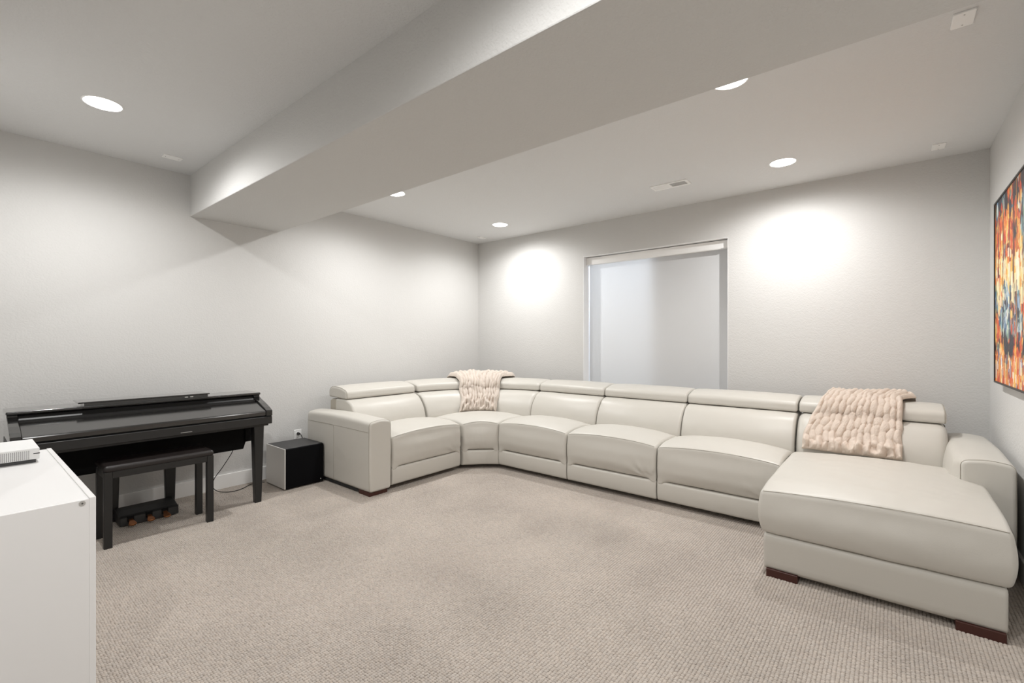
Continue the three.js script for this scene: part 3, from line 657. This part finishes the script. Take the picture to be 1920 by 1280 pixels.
// ---------------------------------------------------------------- white cabinet and game console
{
  const c = thing('media_cabinet', 'glossy white low cabinet at the left edge, in front of the piano', 'cabinet');
  const x0 = -3.283, x1 = -2.13, z0 = -0.298, z1 = 0.10, y = 0.765, t = 0.018;
  const sp = add('side_panel', box(x1 - t, x1, 0, y - 0.0005, z0, z1, 0.0015), M.lacquer, c);
  const hole = new THREE.CylinderGeometry(0.0088, 0.0088, 0.002, 24).rotateZ(Math.PI / 2).translate(x1 + 0.0002, 0.753, -0.2795);
  const cam = add('cam_fastener', hole, M.screw, sp); cam.userData.label = 'small grey round fastener';
  add('fastener_slot', [box(x1 + 0.001, x1 + 0.0014, 0.7495, 0.7565, -0.2803, -0.2787, 0), box(x1 + 0.001, x1 + 0.0014, 0.7522, 0.7538, -0.283, -0.276, 0)], M.dark, sp);
  add('side_panel', box(x0, x0 + t, 0, y - 0.0005, z0, z1, 0.0015), M.lacquer, c);
  add('top_panel', box(x0, x1 - t + 0.0005, y - t, y, z0, z1, 0.0015), M.lacquer, c);
  add('bottom_panel', box(x0 + t, x1 - t, 0.05, 0.05 + t, z0, z1 - 0.01, 0.0015), M.lacquer, c);
  add('back_panel', box(x0 + t, x1 - t, 0.05 + t, y - t, z1 - 0.012, z1 - 0.004, 0), M.lacquer, c);
  add('plinth', box(x0 + t, x1 - t, 0, 0.05, z0 + 0.03, z0 + 0.045, 0), M.lacquer, c);
  const xm = (x0 + x1) / 2;
  for (const [a, b] of [[x0, xm - 0.0015], [xm + 0.0015, x1]]) add('door', box(a, b, 0.012, y + 0.003, z0 - 0.017, z0 + 0.0002, 0.0015), M.lacquer, c);

  const g = thing('game_console', 'white game console with dotted vent side standing on the white cabinet', 'game console');
  const gx1 = -2.955, gx0 = -3.25, gz0 = -0.247, gz1 = -0.017, gy = y + 0.0006;
  const body = add('body', box(gx0, gx1, gy + 0.015, gy + 0.0635, gz0, gz1, 0.0022, 2), M.console, g);
  add('base', box(gx0 + 0.006, gx1 - 0.006, gy, gy + 0.0155, gz0 + 0.011, gz1 - 0.011, 0.001), M.consoleBase, g);
  add('slot', box(gx1 - 0.0015, gx1 + 0.0004, gy + 0.0385, gy + 0.0425, gz0 - 0.0004, gz0 + 0.020, 0), M.dark, body);
  const hg = new THREE.CylinderGeometry(0.00145, 0.00145, 0.0006, 8).rotateZ(Math.PI / 2), NZ = 30, NY = 9;
  const holes = new THREE.InstancedMesh(hg, M.consoleBase, NZ * NY), m4 = new THREE.Matrix4();
  for (let a = 0; a < NZ; a++) for (let b = 0; b < NY; b++) holes.setMatrixAt(a * NY + b, m4.makeTranslation(gx1 + 0.0001, gy + 0.0195 + b * 0.0043, gz0 + 0.034 + a * 0.0061));
  holes.name = nm('vent_holes'); holes.userData.kind = 'stuff'; body.add(holes);
}

// ---------------------------------------------------------------- painting on the right wall
{
  const o = thing('wall_painting', 'colourful abstract canvas of orange and blue brush strokes in thin black frame', 'painting');
  const zA = -4.312, zB = -2.55, y0 = 1.043, y1 = 2.203, xF = XR - 0.042;
  const W = 1400, Hc = Math.round(W * (y1 - y0) / (zB - zA));
  const cv = document.createElement('canvas'); cv.width = W; cv.height = Hc; const g = cv.getContext('2d'), r = rng(404);
  g.fillStyle = '#7c3a24'; g.fillRect(0, 0, W, Hc);
  const pick = a => a[Math.floor(r() * a.length)];
  const warm = ['#d9481f', '#e8672a', '#c7371c', '#f08a32', '#f5b04a', '#b52f1e', '#e2552a', '#f7cf73', '#8c2a1c'];
  const cool = ['#33507a', '#5f86ab', '#9db9d2', '#d5dfe6', '#2b3450', '#6f9a9a', '#8fb49a', '#c8cfc0', '#e8e3cf'];
  const gold = ['#f6c95c', '#ffe3a0', '#fbeec9', '#f4a63d', '#ee8a2e'];
  const darkc = ['#1f2233', '#2b2432', '#3a2a2a', '#1b2b3a', '#40302c'];
  const stroke = (x, y, w, h, c, al, sl) => { g.globalAlpha = al; g.fillStyle = c; g.beginPath(); g.moveTo(x, y); g.lineTo(x + w, y + (r() - 0.5) * w); g.lineTo(x + w + sl, y + h); g.lineTo(x + sl, y + h + (r() - 0.5) * w); g.closePath(); g.fill(); };
  const dab = (x, y, w, h, c, al, tilt) => { g.globalAlpha = al; g.fillStyle = c; g.beginPath(); g.ellipse(x, y, w / 2, h / 2, tilt, 0, Math.PI * 2); g.fill(); };
  for (let k = 0; k < 9000; k++) {
    const big = k < 1200, x = r() * W, y = r() * Hc, v = y / Hc, u = x / W;
    const f1 = n3(u * 7, v * 3.2, 1), f2 = n3(u * 9, v * 4, 7), jit = (r() - 0.5) * 0.5;
    const cold = f1 + jit + 1.1 * Math.exp(-Math.pow((v - 0.60) / 0.15, 2)) * (0.4 + 0.6 * Math.exp(-Math.pow((u - 0.30) / 0.14, 2))) - 0.1;
    const glow = f2 + jit + 0.75 * Math.exp(-Math.pow((v - 0.42) / 0.16, 2));
    const dk = -f2 + jit + 1.0 * Math.exp(-Math.pow((v - 0.79) / 0.055, 2)) + (v < 0.10 ? 0.5 : 0) - 0.15;
    let set;
    if (dk > 0.5) set = darkc; else if (cold > 0.36) set = cool; else if (glow > 0.6) set = gold; else set = r() < 0.88 ? warm : gold;
    const vert = v > 0.85 ? 1.5 : 1, sc = big ? 2.2 : 1;
    dab(x, y, (14 + r() * 26) * sc, (20 + r() * 46) * vert * sc, pick(set), 0.5 + r() * 0.4, (r() - 0.5) * 0.7);
  }
  for (let k = 0; k < 26; k++) {                                   // long slim vertical strokes
    const x = r() * W; let y = 0; g.globalAlpha = 0.75; g.strokeStyle = pick([...darkc, '#b0702c', '#e0a65a']); g.lineWidth = 7 + r() * 14; g.beginPath(); g.moveTo(x, 0);
    let xx = x; while (y < Hc * (0.6 + r() * 0.2)) { y += 50; xx += (r() - 0.5) * 14; g.lineTo(xx, y); } g.stroke();
  }
  for (let k = 0; k < 520; k++) { const x = r() * W, y = Hc * (0.84 + r() * 0.15); stroke(x, y, 10 + r() * 20, 30 + r() * 70, pick([...gold, ...warm, '#ffffff', '#9db9d2']), 0.7, 0); }
  for (let k = 0; k < 60; k++) { const x = r() * W, y = Hc * (0.3 + r() * 0.25); stroke(x, y, 22 + r() * 24, 40 + r() * 50, pick(['#fff6da', '#fdf0c0']), 0.8, 2); }
  g.globalAlpha = 1;
  const tex = new THREE.CanvasTexture(cv); tex.colorSpace = THREE.SRGBColorSpace;
  const bump = grayTex(512, i => ln2[i] * 0.7 + ln1[i] * 0.3); bump.repeat.set(3, 2);
  const pg = new THREE.PlaneGeometry(zB - zA - 0.02, y1 - y0 - 0.02); pg.rotateY(-Math.PI / 2);
  // seen from the room the picture's left end is the far one
  pg.translate(xF + 0.006, (y0 + y1) / 2, (zA + zB) / 2);
  add('canvas', [pg], std(lin(1, 1, 1), { map: tex, roughness: 0.45, bumpMap: bump, bumpScale: 0.0015 }), o);
  add('backing', box(xF + 0.0065, XR - 0.001, y0 + 0.012, y1 - 0.012, zA + 0.012, zB - 0.012, 0), M.frameBlack, o);
  const f = 0.011;
  add('frame', [box(xF, XR - 0.0005, y0, y0 + f, zA, zB, 0.0015), box(xF, XR - 0.0005, y1 - f, y1, zA, zB, 0.0015), box(xF, XR - 0.0005, y0 + f, y1 - f, zA, zA + f, 0.0015), box(xF, XR - 0.0005, y0 + f, y1 - f, zB - f, zB, 0.0015)], M.frameBlack, o);
}

renderer.render(scene, camera);
